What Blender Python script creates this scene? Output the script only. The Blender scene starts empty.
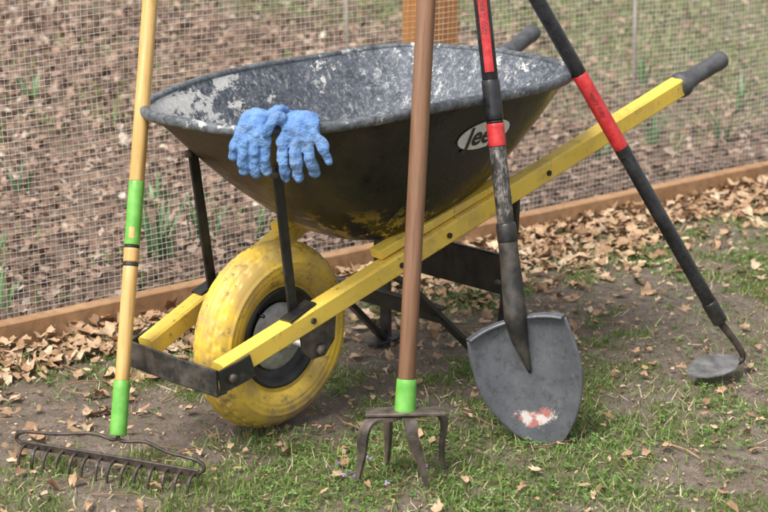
import bpy, bmesh, math, random
import numpy as np
from mathutils import Vector, Matrix
from mathutils.bvhtree import BVHTree
random.seed(7); rng=np.random.default_rng(7)
scene=bpy.context.scene
scene.view_settings.view_transform='Standard'; scene.view_settings.look='None'; scene.view_settings.exposure=0

# ---------------------------------------------------------------- helpers
def link(o): scene.collection.objects.link(o); return o
def empty(name,loc=(0,0,0),rotz=0):
    e=bpy.data.objects.new(name,None); e.location=loc; e.rotation_euler=(0,0,rotz); e.empty_display_size=.1
    return link(e)
def mesh_obj(name,verts,faces,mat=None,parent=None,smooth=True,offset=True):
    m=bpy.data.meshes.new(name); m.from_pydata([tuple(v) for v in verts],[],[tuple(f) for f in faces]); m.update()
    if smooth: m.polygons.foreach_set('use_smooth',[True]*len(m.polygons))
    o=link(bpy.data.objects.new(name,m))
    if mat:
        for mm in (mat if isinstance(mat,list) else [mat]): m.materials.append(mm)
    if parent:
        o.parent=parent
        if offset: o.matrix_parent_inverse=Matrix.Translation(-Vector(parent.location))
    return o
def np_mesh(name,V,F,mat,rnd=None,smooth=False):
    m=bpy.data.meshes.new(name); V=np.ascontiguousarray(V,dtype=np.float32); F=np.ascontiguousarray(F,dtype=np.int32)
    k=F.shape[1]; m.vertices.add(len(V)); m.vertices.foreach_set('co',V.ravel())
    m.loops.add(F.size); m.loops.foreach_set('vertex_index',F.ravel())
    m.polygons.add(len(F)); m.polygons.foreach_set('loop_start',np.arange(0,F.size,k,dtype=np.int32))
    if smooth: m.polygons.foreach_set('use_smooth',np.ones(len(F),dtype=bool))
    m.update(calc_edges=True)
    if rnd is not None:
        a=m.attributes.new('rnd','FLOAT','POINT'); a.data.foreach_set('value',np.ascontiguousarray(rnd,dtype=np.float32))
    m.materials.append(mat)
    return link(bpy.data.objects.new(name,m))
def catmull(P,n=6,closed=False):
    P=[Vector(p) for p in P]; out=[]; N=len(P)
    rngi=range(N) if closed else range(N-1)
    for i in rngi:
        if closed: p0,p1,p2,p3=P[(i-1)%N],P[i],P[(i+1)%N],P[(i+2)%N]
        else: p0,p1,p2,p3=P[max(i-1,0)],P[i],P[i+1],P[min(i+2,N-1)]
        for j in range(n):
            t=j/n
            out.append(.5*((2*p1)+(-p0+p2)*t+(2*p0-5*p1+4*p2-p3)*t*t+(-p0+3*p1-3*p2+p3)*t**3))
    if not closed: out.append(P[-1].copy())
    return out
def frames(P,up=None,closed=False):
    n=len(P); T=[]
    for i in range(n):
        if closed: t=P[(i+1)%n]-P[(i-1)%n]
        else: t=P[min(i+1,n-1)]-P[max(i-1,0)]
        T.append(t.normalized())
    out=[]
    if up is not None:
        up=Vector(up)
        for t in T:
            a=t.cross(up).normalized(); b=a.cross(t).normalized(); out.append((a,b))
        return out
    r=Vector((0,0,1)) if abs(T[0].z)<.9 else Vector((1,0,0))
    a=T[0].cross(r).normalized()
    for t in T:
        a=(a-t*a.dot(t)).normalized(); out.append((a,t.cross(a).normalized()))
    return out
def tube_data(P,R,seg=16,closed=False,cap=True,up=None):
    P=[Vector(p) for p in P]; n=len(P)
    if not hasattr(R,'__len__'): R=[R]*n
    fr=frames(P,up,closed); V=[];F=[]
    for p,r,(a,b) in zip(P,R,fr):
        for k in range(seg):
            th=2*math.pi*k/seg; V.append(p+a*(r*math.cos(th))+b*(r*math.sin(th)))
    for i in range(n if closed else n-1):
        j=(i+1)%n
        for k in range(seg):
            k2=(k+1)%seg; F.append((i*seg+k,i*seg+k2,j*seg+k2,j*seg+k))
    if cap and not closed:
        F.append(tuple(reversed(range(seg)))); F.append(tuple((n-1)*seg+k for k in range(seg)))
    return V,F
def tube(name,P,R,mat,parent=None,seg=16,closed=False,offset=True,up=None):
    V,F=tube_data(P,R,seg,closed,True,up); o=mesh_obj(name,V,F,mat,parent,True,offset)
    return o
def bar_data(P,W,H,up=(0,0,1),c=.18):
    P=[Vector(p) for p in P]; n=len(P)
    if not hasattr(W,'__len__'): W=[W]*n
    if not hasattr(H,'__len__'): H=[H]*n
    fr=frames(P,up); V=[];F=[]
    for p,w,h,(a,b) in zip(P,W,H,fr):
        q=min(w,h)*c
        for x,y in [(w/2-q,h/2),(-w/2+q,h/2),(-w/2,h/2-q),(-w/2,-h/2+q),(-w/2+q,-h/2),(w/2-q,-h/2),(w/2,-h/2+q),(w/2,h/2-q)]:
            V.append(p+a*x+b*y)
    for i in range(n-1):
        for k in range(8):
            k2=(k+1)%8; F.append((i*8+k,i*8+k2,(i+1)*8+k2,(i+1)*8+k))
    F.append(tuple(reversed(range(8)))); F.append(tuple((n-1)*8+k for k in range(8)))
    return V,F
def bar(name,P,W,H,mat,parent=None,up=(0,0,1),offset=True,c=.18):
    V,F=bar_data(P,W,H,up,c); return mesh_obj(name,V,F,mat,parent,False,offset)
def merge(datas):
    V=[];F=[]
    for v,f in datas:
        o=len(V); V+=list(v); F+=[tuple(i+o for i in ff) for ff in f]
    return V,F
def L(a,b,t): return Vector(a).lerp(Vector(b),t)

TAB=rng.random((256,256))
def vn(x,y,s,seed=0):
    x=np.asarray(x)/s+seed*17.3+500; y=np.asarray(y)/s+seed*9.1+500
    xi=np.floor(x).astype(int); yi=np.floor(y).astype(int); fx=x-xi; fy=y-yi
    fx=fx*fx*(3-2*fx); fy=fy*fy*(3-2*fy)
    g=lambda i,j: TAB[i%256,j%256]
    return (g(xi,yi)*(1-fx)+g(xi+1,yi)*fx)*(1-fy)+(g(xi,yi+1)*(1-fx)+g(xi+1,yi+1)*fx)*fy
def fbm(x,y,s,seed=0,o=4):
    r=0;a=.5;n=0
    for i in range(o): r=r+a*vn(x,y,s/2**i,seed+i); n+=a; a*=.5
    return r/n
def sstep(a,b,x): t=np.clip((x-a)/(b-a),0,1); return t*t*(3-2*t)

# ---------------------------------------------------------------- materials
class M:
    def __init__(s,name):
        s.m=bpy.data.materials.new(name); s.m.use_nodes=True; s.t=s.m.node_tree; s.b=s.t.nodes['Principled BSDF']
        s.tc=s.t.nodes.new('ShaderNodeTexCoord')
    def n(s,t,**k):
        x=s.t.nodes.new(t)
        for a,b in k.items(): setattr(x,a,b)
        return x
    def l(s,a,b): s.t.links.new(a,b)
    def noise(s,scale,detail=4,rough=.55,vec=None,stretch=None):
        x=s.n('ShaderNodeTexNoise'); x.inputs['Scale'].default_value=scale; x.inputs['Detail'].default_value=detail; x.inputs['Roughness'].default_value=rough
        v=vec or s.tc.outputs['Object']
        if stretch:
            mp=s.n('ShaderNodeMapping'); mp.inputs['Scale'].default_value=stretch; s.l(v,mp.inputs[0]); v=mp.outputs[0]
        s.l(v,x.inputs['Vector']); return x.outputs['Fac']
    def ramp(s,fac,stops):
        r=s.n('ShaderNodeValToRGB'); e=r.color_ramp.elements
        while len(e)<len(stops): e.new(.5)
        for i,(p,c) in enumerate(stops):
            e[i].position=p; e[i].color=(c,c,c,1) if not hasattr(c,'__len__') else (*c,1)
        s.l(fac,r.inputs[0]); return r.outputs[0]
    def mix(s,fac,a,b,mode='MIX'):
        x=s.n('ShaderNodeMix',data_type='RGBA',blend_type=mode)
        for i,v in ((0,fac),(6,a),(7,b)):
            if hasattr(v,'is_linked') or hasattr(v,'links'): s.l(v,x.inputs[i])
            else: x.inputs[i].default_value=(*v,1) if hasattr(v,'__len__') else v
        return x.outputs[2]
    def math(s,op,a,b=0):
        x=s.n('ShaderNodeMath',operation=op,use_clamp=False)
        for i,v in ((0,a),(1,b)):
            if hasattr(v,'links'): s.l(v,x.inputs[i])
            else: x.inputs[i].default_value=v
        return x.outputs[0]
    def mrange(s,v,a,b,c=0,d=1):
        x=s.n('ShaderNodeMapRange'); s.l(v,x.inputs[0])
        for i,q in zip((1,2,3,4),(a,b,c,d)): x.inputs[i].default_value=q
        return x.outputs[0]
    def xyz(s):
        x=s.n('ShaderNodeSeparateXYZ'); s.l(s.tc.outputs['Object'],x.inputs[0]); return x.outputs
    def attr(s,name): return s.n('ShaderNodeAttribute',attribute_name=name)
    def set(s,color=None,rough=None,metal=None,bump=None,bs=.3,bd=.002):
        for k,v in (('Base Color',color),('Roughness',rough),('Metallic',metal)):
            if v is None: continue
            if hasattr(v,'links'): s.l(v,s.b.inputs[k])
            else: s.b.inputs[k].default_value=(*v,1) if hasattr(v,'__len__') else v
        if bump is not None:
            bn=s.n('ShaderNodeBump'); bn.inputs['Strength'].default_value=bs; bn.inputs['Distance'].default_value=bd
            s.l(bump,bn.inputs['Height']); s.l(bn.outputs[0],s.b.inputs['Normal'])
        return s.m
def simple(name,c1,c2,scale=20,rough=.5,metal=0,stretch=None,lo=.35,hi=.65,bs=.2,detail=4):
    m=M(name); f=m.noise(scale,detail,.6,stretch=stretch); c=m.ramp(f,[(lo,c1),(hi,c2)])
    f2=m.noise(scale*4,2,stretch=stretch)
    r=m.ramp(f2,[(.3,max(0,rough-.1)),(.7,min(1,rough+.12))])
    return m.set(c,r,metal,f2,bs,.001)

def yellow_mat(name,dirt=.5,lo=.50,c1=(.80,.56,.075),c2=(.70,.46,.05)):
    m=M(name)
    a=m.noise(9,6,.65); b=m.noise(60,5,.7); c=m.noise(30,6,.75)
    base=m.mix(m.ramp(m.noise(4,3),[(.35,0.),(.65,1.)]),c1,c2)
    d1=m.ramp(a,[(lo,0.),(lo+.16,dirt)]); base=m.mix(d1,base,(.36,.25,.11))
    d2=m.ramp(c,[(.56,0.),(.66,dirt)]); base=m.mix(d2,base,(.17,.12,.065))
    d3=m.ramp(b,[(.65,0.),(.70,.75)]); base=m.mix(d3,base,(.07,.05,.03))
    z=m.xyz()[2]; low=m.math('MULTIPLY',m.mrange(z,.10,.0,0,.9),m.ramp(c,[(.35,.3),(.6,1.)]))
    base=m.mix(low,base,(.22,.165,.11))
    return m.set(base,m.ramp(b,[(.3,.38),(.7,.6)]),0,b,.25,.001)
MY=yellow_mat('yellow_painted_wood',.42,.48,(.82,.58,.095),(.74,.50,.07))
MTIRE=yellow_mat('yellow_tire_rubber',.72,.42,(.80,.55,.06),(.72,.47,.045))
MBLK=simple('black_painted_steel',(.010,.010,.011),(.035,.033,.03),25,.38)
MBLKR=simple('dusty_black_steel',(.018,.017,.016),(.10,.085,.07),18,.55,lo=.45,hi=.72)
MGRIP=simple('grey_rubber_grip',(.045,.046,.05),(.09,.09,.095),40,.6)
MSTEEL=simple('galvanised_steel',(.30,.30,.30),(.52,.52,.53),40,.45,.25)
MGREY=simple('dull_grey_steel',(.085,.085,.09),(.21,.205,.20),30,.5,.2)
MRUST=simple('rusty_steel',(.06,.052,.046),(.17,.135,.11),35,.6,.35)
MSPR=simple('dark_spring_steel',(.030,.026,.025),(.10,.075,.06),45,.5,.4)
MGREEN=simple('green_painted_collar',(.10,.34,.045),(.18,.45,.09),30,.4)
def wood(name,c1,c2,rough=.45):
    m=M(name); f=m.noise(14,6,.6,stretch=(6,6,.5)); g=m.noise(60,4,.6,stretch=(3,3,.15)); d=m.noise(8,5,.7)
    c=m.ramp(f,[(.3,c1),(.7,c2)]); c=m.mix(m.ramp(g,[(.5,0.),(.75,.45)]),c,tuple(x*.45 for x in c1))
    c=m.mix(m.ramp(d,[(.54,0.),(.72,.6)]),c,(.16,.10,.05))
    return m.set(c,rough,0,g,.25,.001)
MASH=wood('varnished_ash_wood',(.48,.28,.085),(.64,.42,.16))
MHICK=wood('weathered_hickory_wood',(.15,.072,.038),(.235,.125,.07),.6)
m=M('cedar_wood'); f=m.noise(10,6,.6); c=m.ramp(f,[(.3,(.28,.15,.07)),(.7,(.44,.26,.135))]); c=m.mix(m.ramp(m.noise(45,5),[(.45,0.),(.75,.6)]),c,(.14,.09,.055)); MCED=m.set(c,.75,0,m.noise(60,4),.4,.002)
m=M('post_wood'); f=m.noise(30,6,.6,stretch=(3,3,.25)); c=m.ramp(f,[(.3,(.40,.15,.03)),(.7,(.58,.25,.06))]); MPOST=m.set(c,.65,0,f,.3,.002)
MWIRE=simple('galvanised_wire',(.44,.42,.38),(.68,.66,.61),8,.5,.2)
MRED=simple('red_label',(.45,.02,.025),(.60,.05,.05),60,.4)
MWHT=simple('white_print',(.66,.65,.62),(.80,.79,.77),60,.5)
MFIB=simple('black_fibreglass',(.010,.010,.012),(.03,.03,.033),30,.25)
m=M('scuffed_black_fibreglass'); f=m.noise(90,6,.8,stretch=(1,1,.35)); c=m.ramp(f,[(.47,(.03,.028,.027)),(.66,(.34,.31,.28))]); MSCUF=m.set(c,.45,0,f,.2,.001)
m=M('black_tray_plastic')
X_,Y_,Z_=m.xyz()
dn=m.noise(14,7,.7); dust=m.math('MULTIPLY',m.ramp(dn,[(.34,0.),(.68,1.)]),m.mrange(X_,.20,-.18,.02,.75))
c=m.mix(dust,(.006,.006,.007),(.13,.095,.065))
yl=m.math('MULTIPLY',m.ramp(m.noise(22,6,.75),[(.53,0.),(.58,1.)]),m.mrange(Z_,.47,.39))
c=m.mix(yl,c,(.50,.33,.04))
scr=m.ramp(m.noise(70,6,.85,stretch=(.35,.35,2.2)),[(.63,0.),(.72,.45)]); c=m.mix(scr,c,(.25,.24,.22))
spk=m.ramp(m.noise(150,3,.7),[(.70,0.),(.74,.6)]); c=m.mix(spk,c,(.42,.40,.37))
rr=m.ramp(m.math('ADD',dust,m.math('MULTIPLY',m.noise(25,6,.7),.5)),[(.1,.14),(.95,.75)])
MTRAY=m.set(c,rr,0,m.noise(11,5,.6),.45,.006)
m=M('cement_stained_tray_inside')
X_,Y_,Z_=m.xyz()
big=m.noise(10,8,.78,stretch=(1,1,1.6)); sp=m.noise(95,7,.85); mid=m.noise(30,8,.85); st=m.noise(55,7,.85,stretch=(1,1,.35))
c=m.ramp(mid,[(.38,(.030,.037,.050)),(.60,(.12,.135,.165))])
c=m.mix(m.ramp(sp,[(.51,0.),(.60,.65)]),c,(.34,.355,.385))
c=m.mix(m.ramp(st,[(.56,0.),(.62,.75)]),c,(.60,.60,.59))
amt=m.math('ADD',m.mrange(X_,.30,-.12,-.085,.055),m.mrange(Z_,.50,.655,-.06,.045))
patch=m.ramp(m.math('ADD',big,amt),[(.53,0.),(.55,1.)]); c=m.mix(patch,c,m.mix(m.ramp(sp,[(.42,0.),(.6,.7)]),(.80,.78,.73),(.44,.44,.43)))
MTIN=m.set(c,.75,0,m.math('ADD',sp,patch),.45,.002)
m=M('worn_grey_tray_rim'); f=m.noise(60,6,.75); c=m.ramp(f,[(.35,(.03,.035,.042)),(.62,(.16,.175,.19))]); c=m.mix(m.ramp(m.noise(16,6,.8),[(.58,0.),(.62,.8)]),c,(.55,.55,.53)); MRIM=m.set(c,.5,0,f,.3,.001)
m=M('worn_blade_steel'); f=m.noise(12,7,.7); g=m.noise(55,6,.75)
c=m.ramp(f,[(.3,(.085,.09,.105)),(.7,(.155,.165,.185))]); c=m.mix(m.ramp(g,[(.50,0.),(.68,.65)]),c,(.055,.046,.042))
c=m.mix(m.ramp(m.noise(120,5,.8,stretch=(1,1,.3)),[(.58,0.),(.7,.5)]),c,(.34,.33,.32))
mp=m.n('ShaderNodeMapping'); mp.inputs['Location'].default_value=(-.300*.6,0,-.058*1.5); mp.inputs['Scale'].default_value=(.6,0,1.5); m.l(m.tc.outputs['Object'],mp.inputs[0])
vm=m.n('ShaderNodeVectorMath',operation='LENGTH'); m.l(mp.outputs[0],vm.inputs[0])
wear=m.ramp(m.math('ADD',m.math('MULTIPLY',vm.outputs[1],8),m.noise(34,8,.8)),[(.65,1.),(.70,0.)])
pink=m.mix(m.ramp(m.noise(45,5),[(.42,0.),(.56,1.)]),(.70,.64,.62),(.48,.19,.17)); c=m.mix(wear,c,pink)
MBLADE=m.set(c,m.ramp(g,[(.3,.40),(.7,.65)]),.3,g,.25,.001)
m=M('blue_knit_glove'); w=m.n('ShaderNodeTexVoronoi'); w.inputs['Scale'].default_value=420; m.l(m.tc.outputs['Object'],w.inputs[0])
f=m.noise(35,5,.6); c=m.ramp(f,[(.3,(.075,.175,.41)),(.7,(.15,.29,.54))]); c=m.mix(m.ramp(m.noise(26,5,.7),[(.50,0.),(.70,.55)]),c,(.19,.25,.34))
MGLOVE=m.set(c,.85,0,m.math('ADD',m.math('MULTIPLY',w.outputs[0],.5),m.math('MULTIPLY',m.noise(60,4),4)),.8,.0025)
def attr_mat(name,stops,rough=.6,trans=0,bump=False):
    m=M(name); a=m.attr('rnd'); c=m.ramp(a.outputs['Fac'],stops)
    if bump: c=m.mix(m.ramp(m.noise(60,3),[(.35,.4),(.7,0.)]),c,(.03,.02,.012))
    m.set(c,rough)
    if trans:
        tr=m.n('ShaderNodeBsdfTranslucent'); m.l(c,tr.inputs[0]); mx=m.n('ShaderNodeMixShader'); mx.inputs[0].default_value=trans
        out=m.t.nodes['Material Output']; m.l(m.b.outputs[0],mx.inputs[1]); m.l(tr.outputs[0],mx.inputs[2]); m.l(mx.outputs[0],out.inputs[0])
    return m.m
MGRASS=attr_mat('grass_blades',[(0,(.085,.15,.03)),(.35,(.15,.24,.05)),(.7,(.25,.34,.09)),(.82,(.33,.36,.14)),(.88,(.50,.42,.25)),(1,(.62,.54,.38))],.5,.3)
MLAWN=attr_mat('dry_lawn_blades',[(0,(.12,.17,.05)),(.4,(.20,.25,.09)),(.7,(.32,.32,.16)),(1,(.50,.43,.28))],.6,.25)
MCLOV=attr_mat('clover_leaves',[(0,(.08,.16,.035)),(.6,(.15,.27,.06)),(1,(.23,.35,.11))],.5,.25)
MLEAF=attr_mat('dead_leaves',[(0,(.15,.075,.035)),(.2,(.28,.155,.08)),(.5,(.44,.27,.15)),(.75,(.56,.38,.23)),(1,(.68,.53,.37))],.7,0,True)
MMULCH=attr_mat('weathered_leaf_litter',[(0,(.10,.058,.04)),(.25,(.21,.125,.085)),(.55,(.34,.22,.155)),(.8,(.46,.33,.25)),(1,(.60,.50,.41))],.8,0,True)
MSHOOT=attr_mat('bulb_leaves',[(0,(.08,.17,.07)),(1,(.17,.29,.12))],.45,.2)
MVIO=attr_mat('violet_petals',[(0,(.20,.10,.42)),(1,(.38,.24,.60))],.6)

# ---------------------------------------------------------------- site layout
F0=np.array((-.886,3.941)); FD=np.array((.805,.593)); FN=np.array((-.593,.805))
def fdist(x,y): return (x-F0[0])*FN[0]+(y-F0[1])*FN[1]
def ell(x,y,cx,cy,rx,ry,rot=0):
    c,s=math.cos(rot),math.sin(rot); dx=x-cx; dy=y-cy
    return np.sqrt(((dx*c+dy*s)/rx)**2+((-dx*s+dy*c)/ry)**2)
def grass_mask(x,y):
    fd=fdist(x,y); n=fbm(x,y,.30,3); n2=fbm(x,y,.075,11,3)
    g=sstep(.39,.58,n*.5+n2*.5)
    g=.12+.88*g
    for (cx,cy,rx,ry,rot,k) in [(.12,3.98,.50,.20,.35,1),(.60,4.30,.40,.16,.45,.95),(-.72,3.44,.55,.20,.15,1),(-.30,3.52,.42,.18,.3,1),(.12,3.64,.22,.09,.3,.7),(.82,3.42,.18,.07,.2,.7),(1.2,4.35,.3,.12,.3,.5)]:
        e=ell(x,y,cx,cy,rx,ry,rot)+(n2-.5)*1.3
        g=g*(1-k*(1-sstep(.6,1.2,e)))
    near=1-sstep(.15,.5,-fd+(n2-.5)*.25)
    g=g*(1-.75*near)
    return np.where(fd>-.02,0,g)
def lawn2(x,y): 
    n=fbm(x,y,.8,21)
    return sstep(-.7,1.0,y-(7.7-1.15*x)+(n-.5)*2.4)*(fdist(x,y)>.3)

xs=np.concatenate([[-200,-80,-35,-18,-10,-6.5],np.linspace(-4,4.5,341),[6.5,10,18,35,80,200]])
ys=np.concatenate([[-200,-80,-30,-12,-5,-1,.8],np.linspace(2,10,321),[11,13,18,30,70,200]])
X,Y=np.meshgrid(xs,ys); 
Z=(fbm(X,Y,.22,5)-.5)*.022+(fbm(X,Y,.05,9,3)-.5)*.010
Z=Z*((np.abs(X)<5)&(Y>1)&(Y<10.5))-.004
V=np.stack([X.ravel(),Y.ravel(),Z.ravel()],1); nx,ny=len(xs),len(ys)
I=np.arange(nx*ny).reshape(ny,nx); Fq=np.stack([I[:-1,:-1].ravel(),I[:-1,1:].ravel(),I[1:,1:].ravel(),I[1:,:-1].ravel()],1)
m=M('soil_and_turf')
ag=m.attr('grassy').outputs['Fac']; am=m.attr('mulch').outputs['Fac']
soil=m.ramp(m.noise(22,7,.72),[(.3,(.15,.115,.085)),(.5,(.26,.205,.16)),(.72,(.39,.32,.26))])
crumb=m.noise(160,5,.8); soil=m.mix(m.ramp(crumb,[(.38,.6),(.52,0.)]),soil,(.08,.058,.042))
turf=m.ramp(m.noise(55,6,.75),[(.3,(.08,.085,.035)),(.5,(.16,.155,.07)),(.7,(.29,.25,.15))])
litter=m.ramp(m.noise(40,6,.8),[(.3,(.10,.06,.04)),(.5,(.25,.16,.11)),(.7,(.42,.30,.22))])
c=m.mix(m.ramp(ag,[(.15,0.),(.9,.75)]),soil,turf); c=m.mix(am,c,litter)
MG=m.set(c,.95,0,crumb,.9,.012)
ground=np_mesh('ground',V,Fq,MG,smooth=True)
gm=grass_mask(V[:,0],V[:,1]); l2=lawn2(V[:,0],V[:,1]); gm=np.maximum(gm,l2*.9)
far=(np.abs(V[:,0])>5)|(V[:,1]<1.5)|(V[:,1]>10.5); gm=np.where(far,.8,gm)
a=ground.data.attributes.new('grassy','FLOAT','POINT'); a.data.foreach_set('value',gm.astype(np.float32))
fdv=fdist(V[:,0],V[:,1]); mu=np.where((fdv>0)&~far,1-l2,0)+np.where(fdv<=0,.55*(1-sstep(.1,.45,-fdv)),0)*(~far)
a=ground.data.attributes.new('mulch','FLOAT','POINT'); a.data.foreach_set('value',mu.astype(np.float32))
def gz(x,y): return (fbm(x,y,.22,5)-.5)*.022+(fbm(x,y,.05,9,3)-.5)*.010-.004

def rotm(yaw,tilt,yaw2):
    def Rz(a):
        c,s=np.cos(a),np.sin(a); o=np.zeros_like(c); i=np.ones_like(c)
        return np.stack([np.stack([c,-s,o],-1),np.stack([s,c,o],-1),np.stack([o,o,i],-1)],-2)
    def Rx(a):
        c,s=np.cos(a),np.sin(a); o=np.zeros_like(c); i=np.ones_like(c)
        return np.stack([np.stack([i,o,o],-1),np.stack([o,c,-s],-1),np.stack([o,s,c],-1)],-2)
    return Rz(yaw)@Rx(tilt)@Rz(yaw2)
def scatter(name,templates,pos,tilt,scale,rnd,mat,smooth=False):
    N=len(pos); tid=rng.integers(0,len(templates),N); VV=[];FF=[];RR=[];off=0
    for t,(tv,tf) in enumerate(templates):
        idx=np.where(tid==t)[0]; 
        if len(idx)==0: continue
        n=len(idx); R=rotm(rng.random(n)*6.283,tilt[idx],rng.random(n)*6.283)
        v=tv[None]*scale[idx][:,None,:]; v=np.einsum('nij,nkj->nki',R,v)+pos[idx][:,None,:]
        f=tf[None]+(np.arange(n)*len(tv))[:,None,None]+off
        VV.append(v.reshape(-1,3)); FF.append(f.reshape(-1,3)); RR.append(np.repeat(rnd[idx],len(tv))); off+=n*len(tv)
    return np_mesh(name,np.concatenate(VV),np.concatenate(FF),mat,np.concatenate(RR),smooth)
gt=[]
for b in (.15,.35,.6,.95):
    tv=np.array([(-.5,0,0),(.5,0,0),(-.42,b*.18,.55),(.42,b*.18,.55),(0,b*.62,1.-b*.28)],float); tf=np.array([(0,1,2),(1,3,2),(2,3,4)]); gt.append((tv,tf))
def sample(n,x0,x1,y0,y1,maskf):
    x=rng.uniform(x0,x1,n); y=rng.uniform(y0,y1,n); k=rng.random(n)<maskf(x,y); return x[k],y[k]
x1,y1=sample(300000,-1.5,2.0,2.75,5.8,lambda x,y: grass_mask(x,y)*1.0+.02*(fdist(x,y)<-.05))
x2,y2=sample(60000,-4,4.5,1.5,8,lambda x,y: grass_mask(x,y)*((x<-1.5)|(x>2)|(y<2.75)|(y>5.8)))
x=np.concatenate([x1,x2]); y=np.concatenate([y1,y2]); n=len(x); dens=grass_mask(x,y)
h=(.008+.022*rng.random(n)**1.6)*(.5+.9*fbm(x,y,.12,31,2)); 
tall=rng.random(n)<.03; h=np.where(tall,h*1.9,h)
w=.0014+.0018*rng.random(n)
hue=np.clip(rng.random(n)*.75+.25*fbm(x,y,.3,41),0,1); dry=rng.random(n)<(.14+.24*(1-dens)); hue=np.where(dry,.84+.16*rng.random(n),hue*.82)
tilt=np.abs(rng.normal(0,.6,n)); tilt=np.where(dry,tilt+.6,tilt); h=np.where(dry,h*1.3,h)
scatter('grass',gt,np.stack([x,y,gz(x,y)-.001],1),np.clip(tilt,0,1.5),np.stack([w,h,h],1),hue,MGRASS)
x,y=sample(130000,-4,6,5.2,11,lambda x,y: lawn2(x,y)*.65); n=len(x); h=.02+.03*rng.random(n)
scatter('lawn_grass',gt,np.stack([x,y,gz(x,y)],1),np.abs(rng.normal(0,.6,n)),np.stack([.005+.005*rng.random(n),h,h],1),rng.random(n),MLAWN)
ct=[]
for s in range(3):
    tv=[];tf=[]
    for k in range(3):
        a0=k*2.094+s; c,sn=math.cos(a0),math.sin(a0)
        pts=[(0,0,.0),(.45,-.32,.12),(.95,-.22,.05),(1.0,.2,.05),(.5,.33,.12)]
        o=len(tv); tv+=[(c*px-sn*py,sn*px+c*py,pz+1.) for px,py,pz in pts]; tf+=[(o,o+1,o+2),(o,o+2,o+3),(o,o+3,o+4)]
    ct.append((np.array(tv),np.array(tf)))
x,y=sample(80000,-1.6,2.2,2.75,5.8,lambda x,y: (.12+grass_mask(x,y))*sstep(.40,.60,fbm(x,y,.28,51))*.6*(fdist(x,y)<-.1)+.012*(fdist(x,y)<-.05)); n=len(x)
s=.0035+.0055*rng.random(n); scatter('clover_patch',ct,np.stack([x,y,gz(x,y)],1),np.abs(rng.normal(0,.3,n)),np.stack([s,s,s*(.6+1.4*rng.random(n))],1),rng.random(n),MCLOV)
vc=[(-.10,3.22),(-.06,3.18),(.10,3.24),(-.02,3.28),(.02,3.14)]
x=np.array([c[0]+random.uniform(-.02,.02) for c in vc for _ in range(3)]); y=np.array([c[1]+random.uniform(-.02,.02) for c in vc for _ in range(3)]); n=len(x); s=np.full(n,.0055)
scatter('violet_flowers',ct,np.stack([x,y,gz(x,y)+.012],1),np.abs(rng.normal(.5,.3,n)),np.stack([s,s,s],1),rng.random(n),MVIO)
lt=[]
for kk in range(12):
    npt=random.choice([11,12,13,14]); tv=[(0,random.uniform(-.15,.15),.12)]; curl=random.uniform(.3,1.5); cy=random.uniform(-.5,.8); tw=random.uniform(-.7,.7); asp=random.uniform(.45,.8)
    for i in range(npt):
        a0=2*math.pi*i/npt+random.uniform(-.12,.12); r=(1.0 if i%2==0 else random.uniform(.5,.85))*random.uniform(.7,1.15)
        px=r*math.cos(a0)*asp; py=r*math.sin(a0); tv.append((px,py,curl*abs(px)**1.3+cy*py*py*.6+tw*px*py+random.uniform(-.1,.1)))
    tf=[(0,i+1,(i+1)%npt+1) for i in range(npt)]
    o=len(tv); tv+=[(-.03,-.85,.05),(.03,-.85,.05),(.1,-1.45,.15)]; tf+=[(o,o+1,o+2)]
    lt.append((np.array(tv),np.array(tf)))
frag=[]
for kk in range(5):
    tv=[(0,0,.1)];npt=5
    for i in range(npt):
        a0=2*math.pi*i/npt; r=random.uniform(.5,1.05); tv.append((r*math.cos(a0)*.55,r*math.sin(a0),random.uniform(-.15,.35)))
    frag.append((np.array(tv),np.array([(0,i+1,(i+1)%npt+1) for i in range(npt)])))
def along(n,k0,k1,d): 
    k=rng.uniform(k0,k1,n); return F0[0]+FD[0]*k+FN[0]*d, F0[1]+FD[1]*k+FN[1]*d
n=7500; d=-.04-np.abs(rng.normal(0,.21,n)); x,y=along(n,-2,6,d)
keep=(rng.random(n)<sstep(.25,.55,fbm(x,y,.25,61)+.22*(d>-.22)))&(y>1.8); x,y,d=x[keep],y[keep],d[keep]; n=len(x)
s=.013+.019*rng.random(n); zz=gz(x,y)+.004+.035*rng.random(n)*np.exp(d/.22)
scatter('fallen_leaves',lt,np.stack([x,y,zz],1),np.abs(rng.normal(0,.5,n)),np.stack([s,s,s],1),np.clip(rng.normal(.62,.22,n),0,1),MLEAF)
x,y=sample(6000,-1.8,2.4,2.7,5.8,lambda x,y:.9*(fdist(x,y)<-.1)*(.2+.9*fbm(x,y,.3,71)**1.3)); n=len(x); s=.006+.016*rng.random(n)**1.7
scatter('scattered_leaves',lt+frag,np.stack([x,y,gz(x,y)+.009+.008*rng.random(n)],1),np.abs(rng.normal(0,.45,n)),np.stack([s,s,s],1),np.clip(rng.normal(.58,.22,n),0,1),MLEAF)
x,y=sample(24000,-1.8,2.4,2.7,5.8,lambda x,y:.8*(fdist(x,y)<-.03)*(.35+.65*(1-grass_mask(x,y)))); n=len(x); s=.0022+.006*rng.random(n)**1.5
scatter('leaf_fragments',frag,np.stack([x,y,gz(x,y)+.003+.006*rng.random(n)],1),np.abs(rng.normal(0,.5,n)),np.stack([s,s,s],1),rng.random(n),MLEAF)
n=36000; d=.02+5.0*rng.random(n)**1.2; x,y=along(n,-2.2,7,d); keep=(rng.random(n)<1-.82*lawn2(x,y))&(np.abs(x)<.5*y+.8); x,y,d=x[keep],y[keep],d[keep]; n=len(x)
s=.012+.016*rng.random(n); s*=1+.12*d
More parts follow.
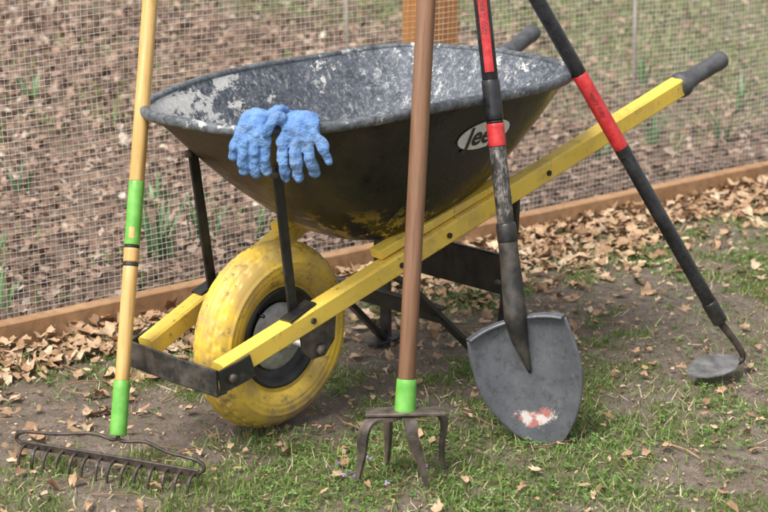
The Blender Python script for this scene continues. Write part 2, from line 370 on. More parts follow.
scatter('leaf_litter',lt+frag,np.stack([x,y,gz(x,y)+.004+.022*rng.random(n)],1),np.abs(rng.normal(0,.45,n)),np.stack([s,s,s],1),np.clip(rng.normal(.5,.25,n)+.4*(fbm(x,y,.6,81)-.5),0,1),MMULCH)
x,y=along(8000,-2,6,.1+3.5*rng.random(8000)); k=rng.random(8000)<sstep(.50,.68,fbm(x,y,.35,91)); x,y=x[k],y[k]; n=len(x); h=.02+.05*rng.random(n)
scatter('bed_weeds',gt,np.stack([x,y,gz(x,y)],1),np.abs(rng.normal(0,.5,n)),np.stack([.004+.004*rng.random(n),h,h],1),.1+.7*rng.random(n),MGRASS)
tw=[]
for kk in range(6):
    P=[(0,-1,0),(random.uniform(-.12,.12),-.3,.06),(random.uniform(-.1,.1),.4,.02),(random.uniform(-.2,.2),1,.05)]; v,f=tube_data(P,[.03,.028,.024,.015],4,cap=False)
    tf=[]; 
    for q in f: tf+=[(q[0],q[1],q[2]),(q[0],q[2],q[3])]
    tw.append((np.array([tuple(a) for a in v]),np.array(tf)))
x,y=sample(420,-1.6,2.2,2.8,5.6,lambda x,y:.8*(fdist(x,y)<-.04)); n=len(x); s=.02+.045*rng.random(n)
scatter('twigs',tw,np.stack([x,y,gz(x,y)+.008],1),np.abs(rng.normal(0,.12,n)),np.stack([s,s,s],1),.1+.5*rng.random(n),MLEAF)

def shoots(x,y,n,h,name='daffodil_plant'):
    V=[];F=[];R=[]
    for i in range(n):
        a0=random.uniform(0,6.28); r=random.uniform(0,.035); bx=x+r*math.cos(a0); by=y+r*math.sin(a0); hh=h*random.uniform(.6,1.1); w=random.uniform(.004,.007)
        lean=random.uniform(.1,.55); ta=a0+random.uniform(-.8,.8); pa=ta+math.pi/2+random.uniform(-.6,.6); rr=random.random(); o=len(V)
        for j in range(6):
            t=j/5; q=lean*hh*t*t; ww=w*(1-t**3*.9); cx=bx+q*math.cos(ta); cy=by+q*math.sin(ta); cz=-.01+hh*t*(1-.25*lean*t)
            V+=[(cx-ww*math.cos(pa),cy-ww*math.sin(pa),cz),(cx+ww*math.cos(pa),cy+ww*math.sin(pa),cz)]; R+=[rr,rr]
            if j: F.append((o+2*j-2,o+2*j-1,o+2*j+1,o+2*j))
    return np_mesh(name,np.array(V),np.array(F),MSHOOT,np.array(R),True)
for (x,y,n,h) in [(-.60,4.62,18,.21),(-.50,4.78,14,.20),(-.93,4.20,9,.13),(-1.02,4.55,9,.12),(-.35,4.75,8,.15),(-.68,5.15,10,.13),(-1.1,5.3,8,.12),(-.2,5.6,8,.14),(.9,5.9,10,.14),(1.15,6.0,9,.13),(.7,5.75,8,.12),(1.55,6.3,8,.14),(-.8,6.2,8,.14),(-1.3,6.6,10,.13),(-.4,6.9,10,.14),(1.3,6.5,10,.15),(1.0,6.9,10,.14)]: shoots(x,y,n,h)

# ---------------------------------------------------------------- fence
fe=empty('wire_fence',(F0[0],F0[1],0))
def fpt(k,z,off=0):
    b=.012*math.sin(k*2.3+z*3)*z+.006*math.sin(k*9+z*7); d=off+b
    return Vector((F0[0]+FD[0]*k+FN[0]*d,F0[1]+FD[1]*k+FN[1]*d,z))
sp=.0145; k0,k1,zt=-1.6,5.4,1.12
nv=int((k1-k0)/sp); nh=int((zt-.01)/sp)
WV=[];WF=[]
def addwire(pts,r,dirs):
    o=len(WV); a,b=dirs
    for p in pts:
        WV.extend([p+a*r,p+b*r,p-a*r,p-b*r])
    for i in range(len(pts)-1):
        for q in range(4):
            q2=(q+1)%4; WF.append((o+i*4+q,o+i*4+q2,o+i*4+4+q2,o+i*4+4+q))
fx=Vector((FD[0],FD[1],0)); fn=Vector((FN[0],FN[1],0)); uz=Vector((0,0,1))
for i in range(nv+1):
    k=k0+i*sp; j=random.uniform(-.0012,.0012); ph=random.uniform(0,6)
    addwire([fpt(k+j+.0014*math.sin(q*1.3+ph)+.004*math.sin(k*4+q*.5),.01+q*(zt-.01)/14) for q in range(15)],.00062,(fx,fn))
for i in range(nh+1):
    z=.012+i*sp; ph=random.uniform(0,6); j=random.uniform(-.001,.001)
    addwire([fpt(k0+q*(k1-k0)/110,z+j+.0035*math.sin(q*.35+i*.05)+.0007*math.sin(q*1.7+ph),-.0013) for q in range(111)],.00062,(uz,fn))
mesh_obj('wire_mesh',WV,WF,MWIRE,fe,False)
def fbox(name,ka,kb,da,db,za,zb,mat,parent):
    pts=[Vector((F0[0]+FD[0]*k+FN[0]*d,F0[1]+FD[1]*k+FN[1]*d,(za+zb)/2)) for k,d in ((ka,(da+db)/2),((ka+kb)/2,(da+db)/2),(kb,(da+db)/2))]
    return bar(name,pts,abs(db-da),zb-za,mat,parent,c=.07)
fbox('base_board_1',-1.6,1.17,-.042,-.004,-.02,.062,MCED,fe); fbox('base_board_2',1.174,4.2,-.042,-.004,-.02,.060,MCED,fe); fbox('base_board_3',4.204,5.4,-.042,-.004,-.02,.061,MCED,fe)
for i,k in enumerate((-.85,1.30,3.5,5.3)):
    d=.065; c0=Vector((F0[0]+FD[0]*k+FN[0]*d,F0[1]+FD[1]*k+FN[1]*d,0))
    bar('post_%d'%(i+1),[c0+Vector((0,0,-.1)),c0+Vector((0,0,.6)),c0+Vector((0,0,1.16))],.11,.11,MPOST,fe,up=(FN[0],FN[1],0),c=.05)
fbox('top_rail',-1.6,5.4,.010,.120,1.163,1.20,MPOST,fe)
for (x,y) in ((.92,6.55),(-.13,6.6)):
    tube('garden_stake',[(x,y,-.05),(x-.01,y,.5),(x-.02,y,1.0)],.007,MWIRE,seg=10)

# ---------------------------------------------------------------- wheelbarrow
PHI=math.radians(48); wb=empty('wheelbarrow',(-.228,3.466,0),PHI)
def W(s,l,z): return Vector((s,-l,z))
rimc=[(-.222,0),(-.219,.060),(-.200,.125),(-.142,.192),(-.052,.243),(.08,.280),(.285,.303),(.47,.305),(.590,.288),(.668,.235),(.698,.14),(.704,0)]
botc=[(.165,0),(.167,.04),(.175,.08),(.195,.118),(.225,.14),(.27,.155),(.34,.165),(.42,.165),(.48,.15),(.52,.115),(.545,.06),(.55,0)]
def close(c): return [Vector((s,-l,0)) for s,l in c]+[Vector((s,l,0)) for s,l in reversed(c[1:-1])]
RO=catmull(close(rimc),6,True); BO=catmull(close(botc),6,True); NR=len(RO)
def zrim(p): return .678+.004*math.sin(p.x*9)-.014*max(0,p.y)/.3
def zbot(p): return .352+.24*(p.x-.1)
prof=[(0,0),(.03,.035),(.08,.09),(.15,.17),(.25,.29),(.37,.43),(.49,.56),(.61,.68),(.73,.79),(.83,.88),(.90,.94),(.96,.98),(1,1)]
def tray_rings(inner):
    rings=[]
    for h,v in prof:
        r=[]
        for i in range(NR):
            p=RO[i].lerp(BO[i],h); z=zrim(RO[i])*(1-v)+zbot(BO[i])*v
            t=(RO[(i+1)%NR]-RO[(i-1)%NR]).normalized(); inn=Vector((-t.y,t.x,0)); 
            if inn.dot(Vector((.24,0,0))-RO[i])<0: inn=-inn
            if inner: p=p+inn*.006; z+=.006*v
            r.append(Vector((p.x,p.y,z)))
        rings.append(r)
    for sc in (.75,.4,.1):
        r=[]
        for i in range(NR):
            c=Vector((.34,0,0)); p=c+(BO[i]-c)*sc; r.append(Vector((p.x,p.y,zbot(p)+(.006 if inner else 0))))
        rings.append(r)
    return rings
V=[];F=[]
ro=tray_rings(False); ri=tray_rings(True)
def addr(rings,flip):
    base=len(V)
    for r in rings: V.extend(r)
    for i in range(len(rings)-1):
        for k in range(NR):
            k2=(k+1)%NR; f=(base+i*NR+k,base+i*NR+k2,base+(i+1)*NR+k2,base+(i+1)*NR+k); F.append(f if not flip else f[::-1])
    F.append(tuple(base+(len(rings)-1)*NR+k for k in range(NR)))
addr(ro,False); nf=len(F); addr(ri,True); nb=len(ro)*NR
for k in range(NR): k2=(k+1)%NR; F.append((k,nb+k,nb+k2,k2))
tray=mesh_obj('tray',V,F,[MTRAY,MTIN],wb,True,False)
for i,p in enumerate(tray.data.polygons): p.material_index=1 if i>=nf else 0
bm=bmesh.new(); bm.from_mesh(tray.data); bmesh.ops.recalc_face_normals(bm,faces=bm.faces); bvh=BVHTree.FromBMesh(bm); bm.to_mesh(tray.data); bm.free()
ring=[Vector((p.x,p.y,zrim(p))) for p in RO]
fr=frames(ring,(0,0,1),True); LV=[];LF=[]
lp=[(.009,.003),(.004,.0065),(-.006,.006),(-.0095,.001),(-.0085,-.008),(-.005,-.013),(.001,-.010),(.007,-.006)]
cen=Vector((.24,0,.68))
for p,(a,b) in zip(ring,fr):
    a=Vector((a.x,a.y,0)).normalized()
    if a.dot(cen-p)<0: a=-a
    for x,z in lp: LV.append(p+a*x+Vector((0,0,z)))
for i in range(NR):
    j=(i+1)%NR
    for k in range(8): k2=(k+1)%8; LF.append((i*8+k,i*8+k2,j*8+k2,j*8+k))
mesh_obj('tray_rim',LV,LF,MRIM,wb,True,False)
def onwall(s,z,off):
    h=bvh.ray_cast(Vector((s,-1,z)),Vector((0,1,0)))
    return h[0]+h[1]*(off if h[1].y<0 else -off)
dc=(.345,.592)
def disc(name,a,b,off,mat):
    V=[onwall(dc[0],dc[1],off)];F=[]
    for r in range(1,5):
        for k in range(40):
            t=k/40*2*math.pi; V.append(onwall(dc[0]+a*r/4*math.cos(t),dc[1]+b*r/4*math.sin(t),off))
    for k in range(40):
        k2=(k+1)%40; F.append((0,1+k,1+k2))
        for r in range(3): o=1+r*40; F.append((o+k,o+40+k,o+40+k2,o+k2))
    mesh_obj(name,V,F,mat,wb,True,False)
disc('decal_border',.082,.0335,.0008,MBLK); disc('decal_oval',.078,.0305,.0018,MWHT)
cu=bpy.data.curves.new('decal_text','FONT'); cu.body='Jeep'; cu.size=.058; cu.align_x='CENTER'; cu.resolution_u=4; cu.offset=.0014
to=link(bpy.data.objects.new('tmp_text',cu)); dg=bpy.context.evaluated_depsgraph_get(); me=bpy.data.meshes.new_from_object(to.evaluated_get(dg)); bpy.data.objects.remove(to)
for v in me.vertices: v.co=onwall(dc[0]+v.co.x*1.05,dc[1]-.018+v.co.y,.003)
me.name='decal_text'; me.materials.clear(); me.materials.append(MBLK); o=link(bpy.data.objects.new('decal_text',me)); o.parent=wb
def hz(s): return .205+.287*(s+.24)
def hl(s): return .105+(.275-.105)*(s+.24)/1.446
for sg,nm in ((1,'near'),(-1,'far')):
    pts=[W(s,sg*hl(s),hz(s)) for s in np.linspace(-.24,1.062,12)]
    bar('handle_'+nm,pts,.036,.043,MY,wb,offset=False,c=.12)
    g=[W(s,sg*hl(s),hz(s)) for s in (1.055,1.062,1.075,1.09,1.12,1.15,1.18,1.20,1.212,1.218)]
    tube('grip_'+nm,g,[.020,.0295,.030,.0235,.0195,.0205,.0205,.0225,.021,.014],MGRIP,wb,18,offset=False)
    bd=[]
    for s in (-.2,-.03,.2,.33,.5,.62):
        p=W(s,sg*(hl(s)+.0175),hz(s)); q=p+W(0,sg*.005,0); bd.append(tube_data([p,q],.0062,8))
    v,f=merge(bd); mesh_obj('bolts_'+nm,v,f,MBLKR,wb,False,False)
    bar('riser_'+nm,[W(s,sg*hl(s)*.93,(hz(s)+.021+zbot(Vector((s,0,0))))/2+.004) for s in (.16,.3,.52)],.034,[.020,.018,.012],MY,wb,offset=False,c=.1)
    tp=W(-.092,sg*.118,.575); bt=W(-.05,sg*.115,.262)
    bar('tray_strut_'+nm,[tp+Vector((.012,0,.022)),tp,L(tp,bt,.5),bt],.006,.024,MBLK,wb,up=(1,0,0),offset=False,c=.2)
    tube('strut_bolt_'+nm,[tp+W(-.004,0,-.006),tp+W(-.014,sg*.004,-.006)],.008,MRUST,wb,8,offset=False)
    bar('strut_foot_'+nm,[W(-.085,sg*(hl(-.05)),.274),W(-.05,sg*hl(-.05),.285),W(-.015,sg*hl(-.05),.295)],.03,.006,MBLK,wb,offset=False)
    ax=[(-.05,hz(-.05)-.022),(.05,hz(.05)-.022),(.045,.205),(.018,.178),(-.018,.178),(-.045,.2)]
    yv=[sg*(hl(0)-.004),sg*(hl(0)+.001)]; v=[W(a,yv[0],b) for a,b in ax]+[W(a,yv[1],b) for a,b in ax]; nA=len(ax)
    f=[tuple(range(nA)),tuple(reversed(range(nA,2*nA)))]+[(i,(i+1)%nA,nA+(i+1)%nA,nA+i) for i in range(nA)]
    mesh_obj('axle_bracket_'+nm,v,f,MRUST,wb,False,False)
    tube('axle_nut_'+nm,[W(0,sg*hl(0),.195),W(0,sg*(hl(0)+.012),.195)],.012,MRUST,wb,6,offset=False)
    ft=W(.52,sg*.165,.012)
    bar('leg_front_'+nm,[W(.19,sg*.15,hz(.19)-.02),W(.24,sg*.15,.28),L(W(.24,sg*.15,.28),ft,.5),ft],.026,.012,MBLK,wb,up=(1,0,0),offset=False)
    bar('leg_rear_'+nm,[W(.55,sg*.185,hz(.55)-.022),W(.55,sg*.185,.38),W(.545,sg*.18,.2),ft+W(.01,0,0)],.030,.012,MBLK,wb,up=(1,0,0),offset=False)
    bar('foot_'+nm,[ft+W(-.045,0,-.004),ft+W(0,0,-.008),ft+W(.06,0,-.004)],.045,.007,MBLKR,wb,offset=False)
def chan(name,s,z,l,h,w):
    a=bar_data([W(s,-l,z),W(s,0,z),W(s,l,z)],.005,h,(0,0,1)); b=bar_data([W(s+w/2,-l,z+h/2),W(s+w/2,0,z+h/2),W(s+w/2,l,z+h/2)],w,.005,(0,0,1)); c=bar_data([W(s+w/2,-l,z-h/2),W(s+w/2,0,z-h/2),W(s+w/2,l,z-h/2)],w,.005,(0,0,1))
    v,f=merge([a,b,c]); return mesh_obj(name,v,f,MBLK,wb,False,False)
chan('cross_brace_rear',.53,.232,.20,.085,.010); chan('cross_brace_front',.335,.185,.165,.028,.022)
tube('brace_bolt',[W(.525,.17,.215),W(.518,.17,.215)],.009,MRUST,wb,8,offset=False)
v,f=merge([bar_data([W(-.268,-.128,.197),W(-.270,0,.196),W(-.268,.128,.197)],.006,.052),
           bar_data([W(-.262,.128,.197),W(-.215,.1325,.205),W(-.185,.137,.214)],.005,.047),
           bar_data([W(-.262,-.128,.197),W(-.215,-.1325,.205),W(-.185,-.137,.214)],.005,.047),
           bar_data([W(-.255,-.125,.171),W(-.257,0,.170),W(-.255,.125,.171)],.028,.005)])
mesh_obj('nose_guard',v,f,MBLKR,wb,False,False)
tube('nose_bolt',[W(-.235,.133,.2),W(-.235,.141,.2)],.009,MRUST,wb,8,offset=False)
def lathe(name,prof,mat,seg=96,mod=None,smooth=True):
    V=[];F=[];n=len(prof)
    for i in range(seg):
        th=2*math.pi*i/seg
        for j,(l,r) in enumerate(prof):
            rr=r+(mod(i,j,l,r) if mod else 0); V.append(W(rr*math.cos(th),l,.195+rr*math.sin(th)))
    for i in range(seg):
        i2=(i+1)%seg
        for j in range(n-1): F.append((i*n+j,i*n+j+1,i2*n+j+1,i2*n+j))
    return mesh_obj(name,V,F,mat,wb,smooth,False)
tp=[]
R0=.148
for j in range(81):
    a=-2.5+5.0*j/80; l=.048*math.sin(a); r=R0+.0475*math.cos(a)
    if abs(a)<.75:
        ph=abs(l)*1000
        for g in (0,12,24): 
            if abs(ph-g)<2.0: r-=.004
    if abs(abs(a)-1.35)<.06: l+=.002*np.sign(a)
    if abs(abs(a)-1.75)<.06: l-=.0015*np.sign(a)
    tp.append((l,r))
tp=[(-.031,.100)]+tp+[(.031,.100)]
def lug(i,j,l,r):
    if r>.180 and .027<abs(l)<.041: return -.0028 if (i%6)<2 else 0
    if r>.185 and .014<abs(l)<.023: return -.0025 if ((i+3)%6)<2 else 0
    return 0
lathe('tire',tp,MTIRE,216,lug)
for sg,nm in ((1,'near'),(-1,'far')):
    lathe('wheel_dish_'+nm,[(sg*.028,.107),(sg*.035,.104),(sg*.034,.098),(sg*.022,.090),(sg*.012,.070),(sg*.012,.056),(sg*.020,.050)],MBLK,64)
    lathe('wheel_hub_'+nm,[(sg*.017,.070),(sg*.026,.062),(sg*.030,.040),(sg*.029,.022),(sg*.045,.019),(sg*.062,.018),(sg*.063,.010),(sg*.063,.0)],MSTEEL,48)
tube('axle',[W(0,-.13,.195),W(0,.13,.195)],.008,MSTEEL,wb,12,offset=False)
tube('valve_stem',[W(-.06,.02,.255),W(-.064,.045,.259)],.004,MBLK,wb,8,offset=False)

# ---------------------------------------------------------------- shaft tools
def shaft(par,p0,dirv,segs):
    p0=Vector(p0); d=Vector(dirv).normalized()
    for t0,t1,r0,r1,mat,nm in segs:
        n=6; P=[p0+d*(t0+(t1-t0)*i/n) for i in range(n+1)]; R=[r0+(r1-r0)*i/n for i in range(n+1)]
        P=[P[0]]+[P[0]+d*.0012]+P[1:-1]+[P[-1]-d*.0012]+[P[-1]]; R=[R[0]*.96]+[R[0]]+R[1:-1]+[R[-1]]+[R[-1]*.96]
        V,F=tube_data([p-p0 for p in P],R,24)
        q=d.to_track_quat('Z','Y'); qi=q.inverted(); V=[qi@v for v in V]
        o=mesh_obj(nm,V,F,mat,None); o.parent=par; o.location=p0-Vector(par.location); o.rotation_mode='QUATERNION'; o.rotation_quaternion=q
def strip(par,p0,d,t0,t1,r,a0,a1,mat,nm):
    p0=Vector(p0); d=d.normalized(); f=Vector((0,-1,0)); f=(f-d*f.dot(d)).normalized(); g=d.cross(f); V=[];F=[];n=10
    for t in np.linspace(t0,t1,5):
        for i in range(n+1):
            a=a0+(a1-a0)*i/n; V.append(p0+d*t+f*(r*math.cos(a))+g*(r*math.sin(a)))
    for j in range(4):
        for i in range(n): q=j*(n+1)+i; F.append((q,q+1,q+n+2,q+n+1))
    mesh_obj(nm,V,F,mat,par)
def shaft_text(par,p0,d,t,body,size,r,mat,nm,yaw=0):
    cu=bpy.data.curves.new(nm,'FONT'); cu.body=body; cu.size=size; cu.resolution_u=3; cu.align_y='CENTER'
    to=link(bpy.data.objects.new('tmp',cu)); dg=bpy.context.evaluated_depsgraph_get(); me=bpy.data.meshes.new_from_object(to.evaluated_get(dg)); bpy.data.objects.remove(to)
    p0=Vector(p0); d=d.normalized(); f=Vector((0,-1,0)); f=(f-d*f.dot(d)).normalized(); g=d.cross(f)
    if g.x<0: g=-g
    for v in me.vertices:
        a=v.co.y/r+yaw; v.co=p0+d*(t-v.co.x)+f*(r*math.cos(a))+g*(r*math.sin(a))
    me.materials.clear(); me.materials.append(mat); o=link(bpy.data.objects.new(nm,me)); o.parent=par; o.matrix_parent_inverse=Matrix.Translation(-Vector(par.location))
rk=empty('bow_rake',(-.526,3.2,0))
sb=Vector((-.507,3.205,.082)); sd=Vector((-.468+.507,3.452-3.205,.68-.082)).normalized()
shaft(rk,sb,sd,[(0,.105,.0165,.0160,MGREEN,'socket'),(.105,.325,.0140,.0146,MASH,'shaft_lower'),(.325,.333,.0154,.0154,MBLK,'band'),(.333,.36,.0151,.0152,MASH,'label_gap'),(.36,.366,.0154,.0154,MBLK,'band_2'),(.366,.49,.0152,.0154,MGREEN,'label'),(.49,1.50,.0150,.0158,MASH,'shaft_upper'),(1.50,1.51,.0150,.010,MASH,'shaft_end')])
strip(rk,sb,sd,.378,.40,.0156,-.4,.3,MASH,'label_print')
A=Vector((-.706,3.274,.036)); B=Vector((-.347,3.131,.036)); bd=[bar_data([A,L(A,B,.5)+Vector((0,0,.001)),B],.006,.015)]
across=(B-A).normalized(); fw=Vector((across.y,-across.x,0)).normalized()
if fw.y>0: fw=-fw
for i in range(14):
    p=L(A,B,(i+.3)/13.6); jt=random.uniform(-.002,.002); pts=[p+fw*.002,p+fw*.016+Vector((0,0,-.003)),p+fw*.026+Vector((jt,0,-.014)),p+fw*.031+Vector((jt,0,-.036))]
    bd.append(bar_data(catmull(pts,3),[.0065]*4+[.006]*3+[.0055,.005,.004],.0045))
v,f=merge(bd); mesh_obj('rake_head',v,f,MSPR,rk,False)
for e,nm in ((A,'left'),(B,'right')):
    o_=(e-L(A,B,.5)); pts=[sb+sd*.03,sb,sb+o_*.06+Vector((0,0,-.010)),sb+o_*.3+Vector((0,.004,-.006)),L(sb,e,.62)+Vector((0,0,.014)),L(sb,e,.92)+Vector((0,0,.022))+o_*.05,e+o_*.06+Vector((0,-.0,.012)),e]
    tube('bow_'+nm,catmull(pts,6),.0036,MSPR,rk,10)

cv=empty('garden_cultivator',(.04,3.18,0))
cb=Vector((.0395,3.177,.142)); cd=Vector((.068-.0395,3.322-3.177,.68-.142)).normalized()
shaft(cv,cb,cd,[(-.006,.062,.0205,.0190,MGREEN,'socket'),(.062,1.40,.0165,.0195,MHICK,'shaft'),(1.40,1.415,.019,.012,MHICK,'shaft_end')])
TN=[(-.070,-.025,(-.090,-.010)),(-.028,.035,(-.034,.065)),(.012,-.035,(.040,-.030)),(.068,.020,(.074,.050))]
for i,(tx,ty,(ex,ey)) in enumerate(TN):
    pts=[cb+Vector((0,0,-.006)),cb+Vector((tx*.45,ty*.5,-.008)),cb+Vector((tx*.92,ty*1.0,-.010)),cb+Vector((tx*1.10,ty*1.25,-.032)),cb+Vector((tx*1.0+(ex-tx)*.6,ty+(ey-ty)*.6,-.085)),Vector((cb.x+ex,cb.y+ey,.004))]
    P=catmull(pts,6); n=len(P)
    V=[];F=[]
    outd=Vector((tx,ty-.05,0)).normalized(); side=Vector((-outd.y,outd.x,0))
    for j,p in enumerate(P):
        t=(P[min(j+1,n-1)]-P[max(j-1,0)]).normalized(); nn=t.cross(side).normalized(); tt=j/(n-1)
        w=.0115 if tt<.7 else .0115*(1-(tt-.7)/.3*.7); h=.0035
        V+=[p+side*w+nn*h,p-side*w+nn*h,p-side*w-nn*h,p+side*w-nn*h]
    for j in range(n-1):
        for k in range(4): k2=(k+1)%4; F.append((j*4+k,j*4+k2,j*4+4+k2,j*4+4+k))
    F+= [(3,2,1,0),tuple((n-1)*4+k for k in range(4))]
    mesh_obj('tine_%d'%(i+1),V,F,MRUST,cv,False)
bar('head_plate',[cb+Vector((-.074,-.004,.000)),cb+Vector((0,-.006,.003)),cb+Vector((.074,.002,.000))],.036,.006,MRUST,cv)

sh=empty('digging_shovel',(.29,3.37,0))
tipP=Vector((.338,3.362,-.010)); topP=Vector((.257,3.372,.258)); ax=(topP-tipP).normalized(); Lb=(topP-tipP).length
nrm=Vector((-.10,-1,.02)); nrm=(nrm-ax*nrm.dot(ax)).normalized(); sid=ax.cross(nrm).normalized()
if sid.x<0: sid=-sid
def hw(t):
    if t<.66:
        x=t/.66; return .106*(1-(1-x)**1.75)**.68
    return .106-.006*((t-.66)/.34)**2
V=[];F=[];nu,nvv=28,40
for j in range(nvv+1):
    t=max((j/nvv)**1.3,.0006); w=hw(t)
    for i in range(nu+1):
        u=-1+2*i/nu; q=u*w
        dep=.034*(q/.106)**2 - .004 + .016*(1-t)**2
        ridge=.015*math.exp(-(q/(.009+.013*t))**2)*sstep(.38,1.0,t)
        vtop=t*Lb
        if t>.85: vtop-= .012*abs(u)**3*(t-.85)/.15
        p=tipP+ax*vtop+sid*q+nrm*(dep+ridge)
        V.append(p)
for j in range(nvv):
    for i in range(nu):
        a0=j*(nu+1)+i; F.append((a0,a0+1,a0+nu+2,a0+nu+1))
bl=mesh_obj('blade',V,F,MBLADE,sh); so=bl.modifiers.new('thick','SOLIDIFY'); so.thickness=.0022; so.offset=0
for sg,nm in ((-1,'left'),(1,'right')):
    pts=[]; 
    for i in range(9):
        u=sg*(.20+.76*i/8); w=hw(1); q=u*w; dep=.034*(q/.106)**2-.004; pts.append(tipP+ax*(Lb-.012*abs(u)**3+.001)+sid*q+nrm*(dep+.006))
    bar('step_'+nm,pts,.020,.006,MBLADE,sh,up=tuple(ax),c=.3)
spd=(Vector((.211,3.468,.68))-Vector((.259,3.366,.262))).normalized(); s0=Vector((.259,3.366,.262))
pts=[tipP+ax*(Lb*.60)+nrm*.004,tipP+ax*(Lb*.74)+nrm*.010,tipP+ax*(Lb*.88)+nrm*.010,s0+nrm*.006+spd*.01,s0+spd*.06,s0+spd*.12,s0+spd*.175]
P=catmull(pts,5); n=len(P); rs=[.003,.010,.018,.0225,.0215,.0195,.0185]
tube('socket',P,[rs[min(i//5,6)]+(rs[min(i//5+1,6)]-rs[min(i//5,6)])*(i%5)/5 for i in range(n)],MBLKR,sh,20)
tube('socket_collar',[s0+spd*.150,s0+spd*.155,s0+spd*.185,s0+spd*.19],[.0185,.0200,.0200,.018],MBLK,sh,20)
shaft(sh,s0,spd,[(.185,.340,.0165,.0165,MSCUF,'shaft_lower'),(.340,.385,.0176,.0176,MRED,'red_band'),(.385,.392,.0166,.0166,MFIB,'shaft_gap'),(.392,.470,.0178,.0178,MFIB,'black_band'),(.470,1.2,.0160,.0165,MFIB,'shaft_upper')])
strip(sh,s0,spd,.485,.64,.0171,-.55,.55,MRED,'red_label')
shaft_text(sh,s0,spd,.625,'heavy duty',.016,.0174,MBLK,'label_text')
tube('shaft_end',[s0+spd*1.2,s0+spd*1.23],.0165,MGRIP,sh,16)

ho=empty('draw_hoe',(.74,3.74,0))
h0=Vector((.731,3.755,.13)); hd=Vector((.406-.731,3.715-3.755,.68-.13)).normalized()
shaft(ho,h0,hd,[(-.01,.045,.0165,.0175,MBLK,'ferrule'),(.045,.435,.0155,.0155,MFIB,'shaft_lower'),(.435,.64,.0162,.0162,MRED,'red_sleeve'),(.64,1.25,.0158,.0162,MFIB,'shaft_upper'),(1.25,1.27,.0165,.012,MGRIP,'shaft_end')])
shaft_text(ho,h0,hd,.60,'heavy duty',.015,.0165,MBLK,'label_text',.1); strip(ho,h0,hd,.435,.455,.0165,-1.4,1.4,MBLK,'label_edge')
G=catmull([h0+hd*.02,h0-hd*.015,(.768,3.758,.080),(.790,3.759,.045),(.787,3.755,.030),(.766,3.745,.028)],6)
tube('gooseneck',G,[.0095-.004*i/(len(G)-1) for i in range(len(G))],MSPR,ho,12)
ol=[(.775,3.752),(.778,3.728),(.765,3.698),(.735,3.678),(.700,3.666),(.668,3.668),(.655,3.680),(.668,3.712),(.690,3.738),(.735,3.756)]
def hzz(x,y): return .028+.40*(y-3.69)*.6+ .03*(.772-x)
V=[Vector((x,y,hzz(x,y)+.0015)) for x,y in ol]+[Vector((x,y,hzz(x,y)-.0015)) for x,y in ol]; n=len(ol)
F=[tuple(reversed(range(n))),tuple(range(n,2*n))]+[(i,(i+1)%n,n+(i+1)%n,n+i) for i in range(n)]
mesh_obj('hoe_blade',V,F,MGREY,ho,False)

# ---------------------------------------------------------------- gloves
OR=Vector((-.1785,3.213,.683)); Xa=Vector((.974,-.218,0)).normalized(); Wo=Vector((-.218,-.974,0)).normalized(); Up=Vector((0,0,1))
def gp(x,y,w): return OR+Xa*x+Up*y+Wo*w
def glove(name,chains,palm):
    bmg=bmesh.new()
    def sphere(p,rx,ry,rz):
        M4=Matrix(((Xa.x*rx,Wo.x*ry,Up.x*rz,p.x),(Xa.y*rx,Wo.y*ry,Up.y*rz,p.y),(Xa.z*rx,Wo.z*ry,Up.z*rz,p.z),(0,0,0,1)))
        bmesh.ops.create_icosphere(bmg,subdivisions=3,radius=1,matrix=M4)
    for pts,rad in chains:
        P=catmull([gp(*p) for p in pts],12)
        for i,p in enumerate(P):
            t=i/(len(P)-1)*(len(rad)-1); k=min(int(t),len(rad)-2); r=rad[k]+(rad[k+1]-rad[k])*(t-k)
            sphere(p,r,r*.68,r)
    P=catmull([gp(*p[:3]) for p in palm],10); S=catmull([Vector(p[3:6]) for p in palm],10)
    for p,s in zip(P,S): sphere(p,s.x,s.y,s.z)
    m=bpy.data.meshes.new(name); bmg.to_mesh(m); bmg.free(); m.materials.append(MGLOVE); o=link(bpy.data.objects.new(name,m))
    r=o.modifiers.new('union','REMESH'); r.mode='VOXEL'; r.voxel_size=.0014; r.use_smooth_shade=True
    s=o.modifiers.new('soft','SMOOTH'); s.iterations=3; s.factor=.6
    for sc,st in ((.026,.011),(.011,.003)):
        tx=bpy.data.textures.new(name+'_wrinkle','CLOUDS'); tx.noise_scale=sc; tx.noise_depth=1
        dd=o.modifiers.new('wrinkle','DISPLACE'); dd.texture=tx; dd.strength=st; dd.mid_level=.5; dd.texture_coords='GLOBAL'
    return o
rf=[.0115,.0115,.0108,.0095]; rt=[.0108,.0105,.0098,.0085]
glove('work_glove',[
  ([(.004,-.012,.018),(.000,-.040,.020),(.000,-.066,.022),(.004,-.093,.013)],rf),
  ([(.025,-.014,.020),(.025,-.042,.026),(.027,-.066,.027),(.028,-.090,.018)],rf),
  ([(.045,-.012,.020),(.049,-.036,.023),(.053,-.058,.021),(.056,-.081,.010)],rf),
  ([(.058,-.004,.018),(.070,-.020,.022),(.079,-.036,.024),(.085,-.055,.019)],rt),
  ([(.004,.008,.012),(-.008,.018,.018),(-.020,.012,.026),(-.027,-.006,.028)],[.013,.0125,.011,.0095])],
  [(.031,-.014,.018,.036,.010,.017),(.030,.004,.014,.038,.011,.015),(.027,.018,-.002,.036,.012,.012),(.021,.018,-.022,.034,.010,.010),(.017,.004,-.042,.034,.009,.012),(.014,-.012,-.054,.035,.009,.010)])
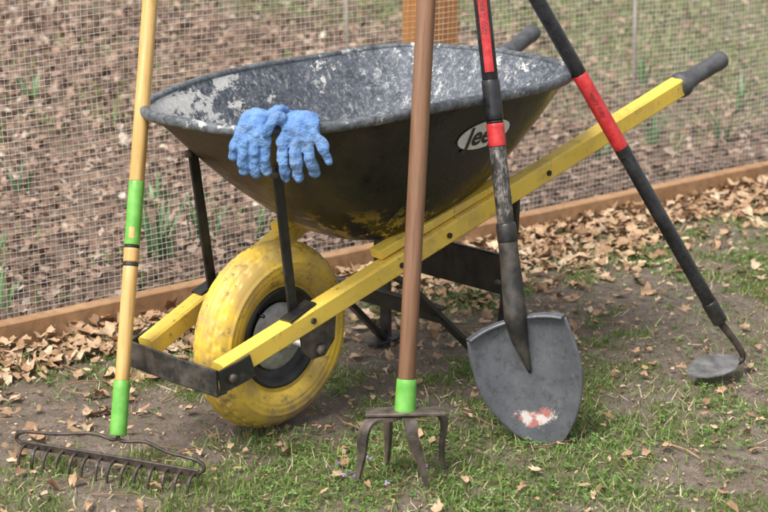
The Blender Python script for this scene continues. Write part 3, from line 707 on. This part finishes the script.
glove('work_glove',[
  ([(-.078,-.006,.016),(-.085,-.022,.019),(-.090,-.038,.020),(-.094,-.056,.013)],rt),
  ([(-.069,-.012,.018),(-.072,-.036,.024),(-.075,-.058,.025),(-.075,-.081,.017)],rf),
  ([(-.052,-.014,.018),(-.053,-.042,.022),(-.054,-.066,.020),(-.056,-.090,.009)],rf),
  ([(-.036,-.012,.018),(-.034,-.038,.018),(-.035,-.060,.018),(-.034,-.080,.013)],rf),
  ([(-.040,.010,.010),(-.026,.022,.010),(-.014,.030,.004),(-.002,.028,-.004)],[.013,.0125,.0115,.010])],
  [(-.057,-.012,.016,.031,.010,.016),(-.055,.004,.012,.033,.011,.014),(-.052,.017,-.004,.033,.011,.012),(-.048,.014,-.024,.032,.010,.010),(-.046,.000,-.042,.032,.009,.012),(-.044,-.014,-.052,.032,.009,.010)])

# ---------------------------------------------------------------- light, sky, camera
el=math.radians(55); sv=Vector((-.50,-.60,0)).normalized()*math.cos(el)+Vector((0,0,math.sin(el)))
w=bpy.data.worlds.new('World'); scene.world=w; w.use_nodes=True; nt=w.node_tree
sk=nt.nodes.new('ShaderNodeTexSky'); sk.sky_type='NISHITA'; sk.sun_disc=False; sk.sun_elevation=el; sk.sun_rotation=math.atan2(sv.x,sv.y); sk.dust_density=4; sk.air_density=1.0; sk.ozone_density=.6
hs=nt.nodes.new('ShaderNodeHueSaturation'); hs.inputs['Saturation'].default_value=.30; hs.inputs['Value'].default_value=1.5
nt.links.new(sk.outputs[0],hs.inputs['Color']); nt.links.new(hs.outputs[0],nt.nodes['Background'].inputs[0]); nt.nodes['Background'].inputs[1].default_value=.15
sl=bpy.data.lights.new('sun','SUN'); sl.energy=3.7; sl.angle=math.radians(22); sl.color=(1,.955,.87)
so=link(bpy.data.objects.new('sun',sl)); so.rotation_euler=sv.to_track_quat('Z','Y').to_euler(); so.location=(0,0,8)
cam=bpy.data.cameras.new('camera'); co=link(bpy.data.objects.new('camera',cam)); co.location=(0,0,1.42); co.rotation_euler=(math.radians(73),0,0)
cam.lens=85; cam.sensor_width=36; cam.clip_end=600; cam.clip_start=.05
cam.dof.use_dof=True; cam.dof.focus_distance=3.62; cam.dof.aperture_fstop=5.6
scene.camera=co
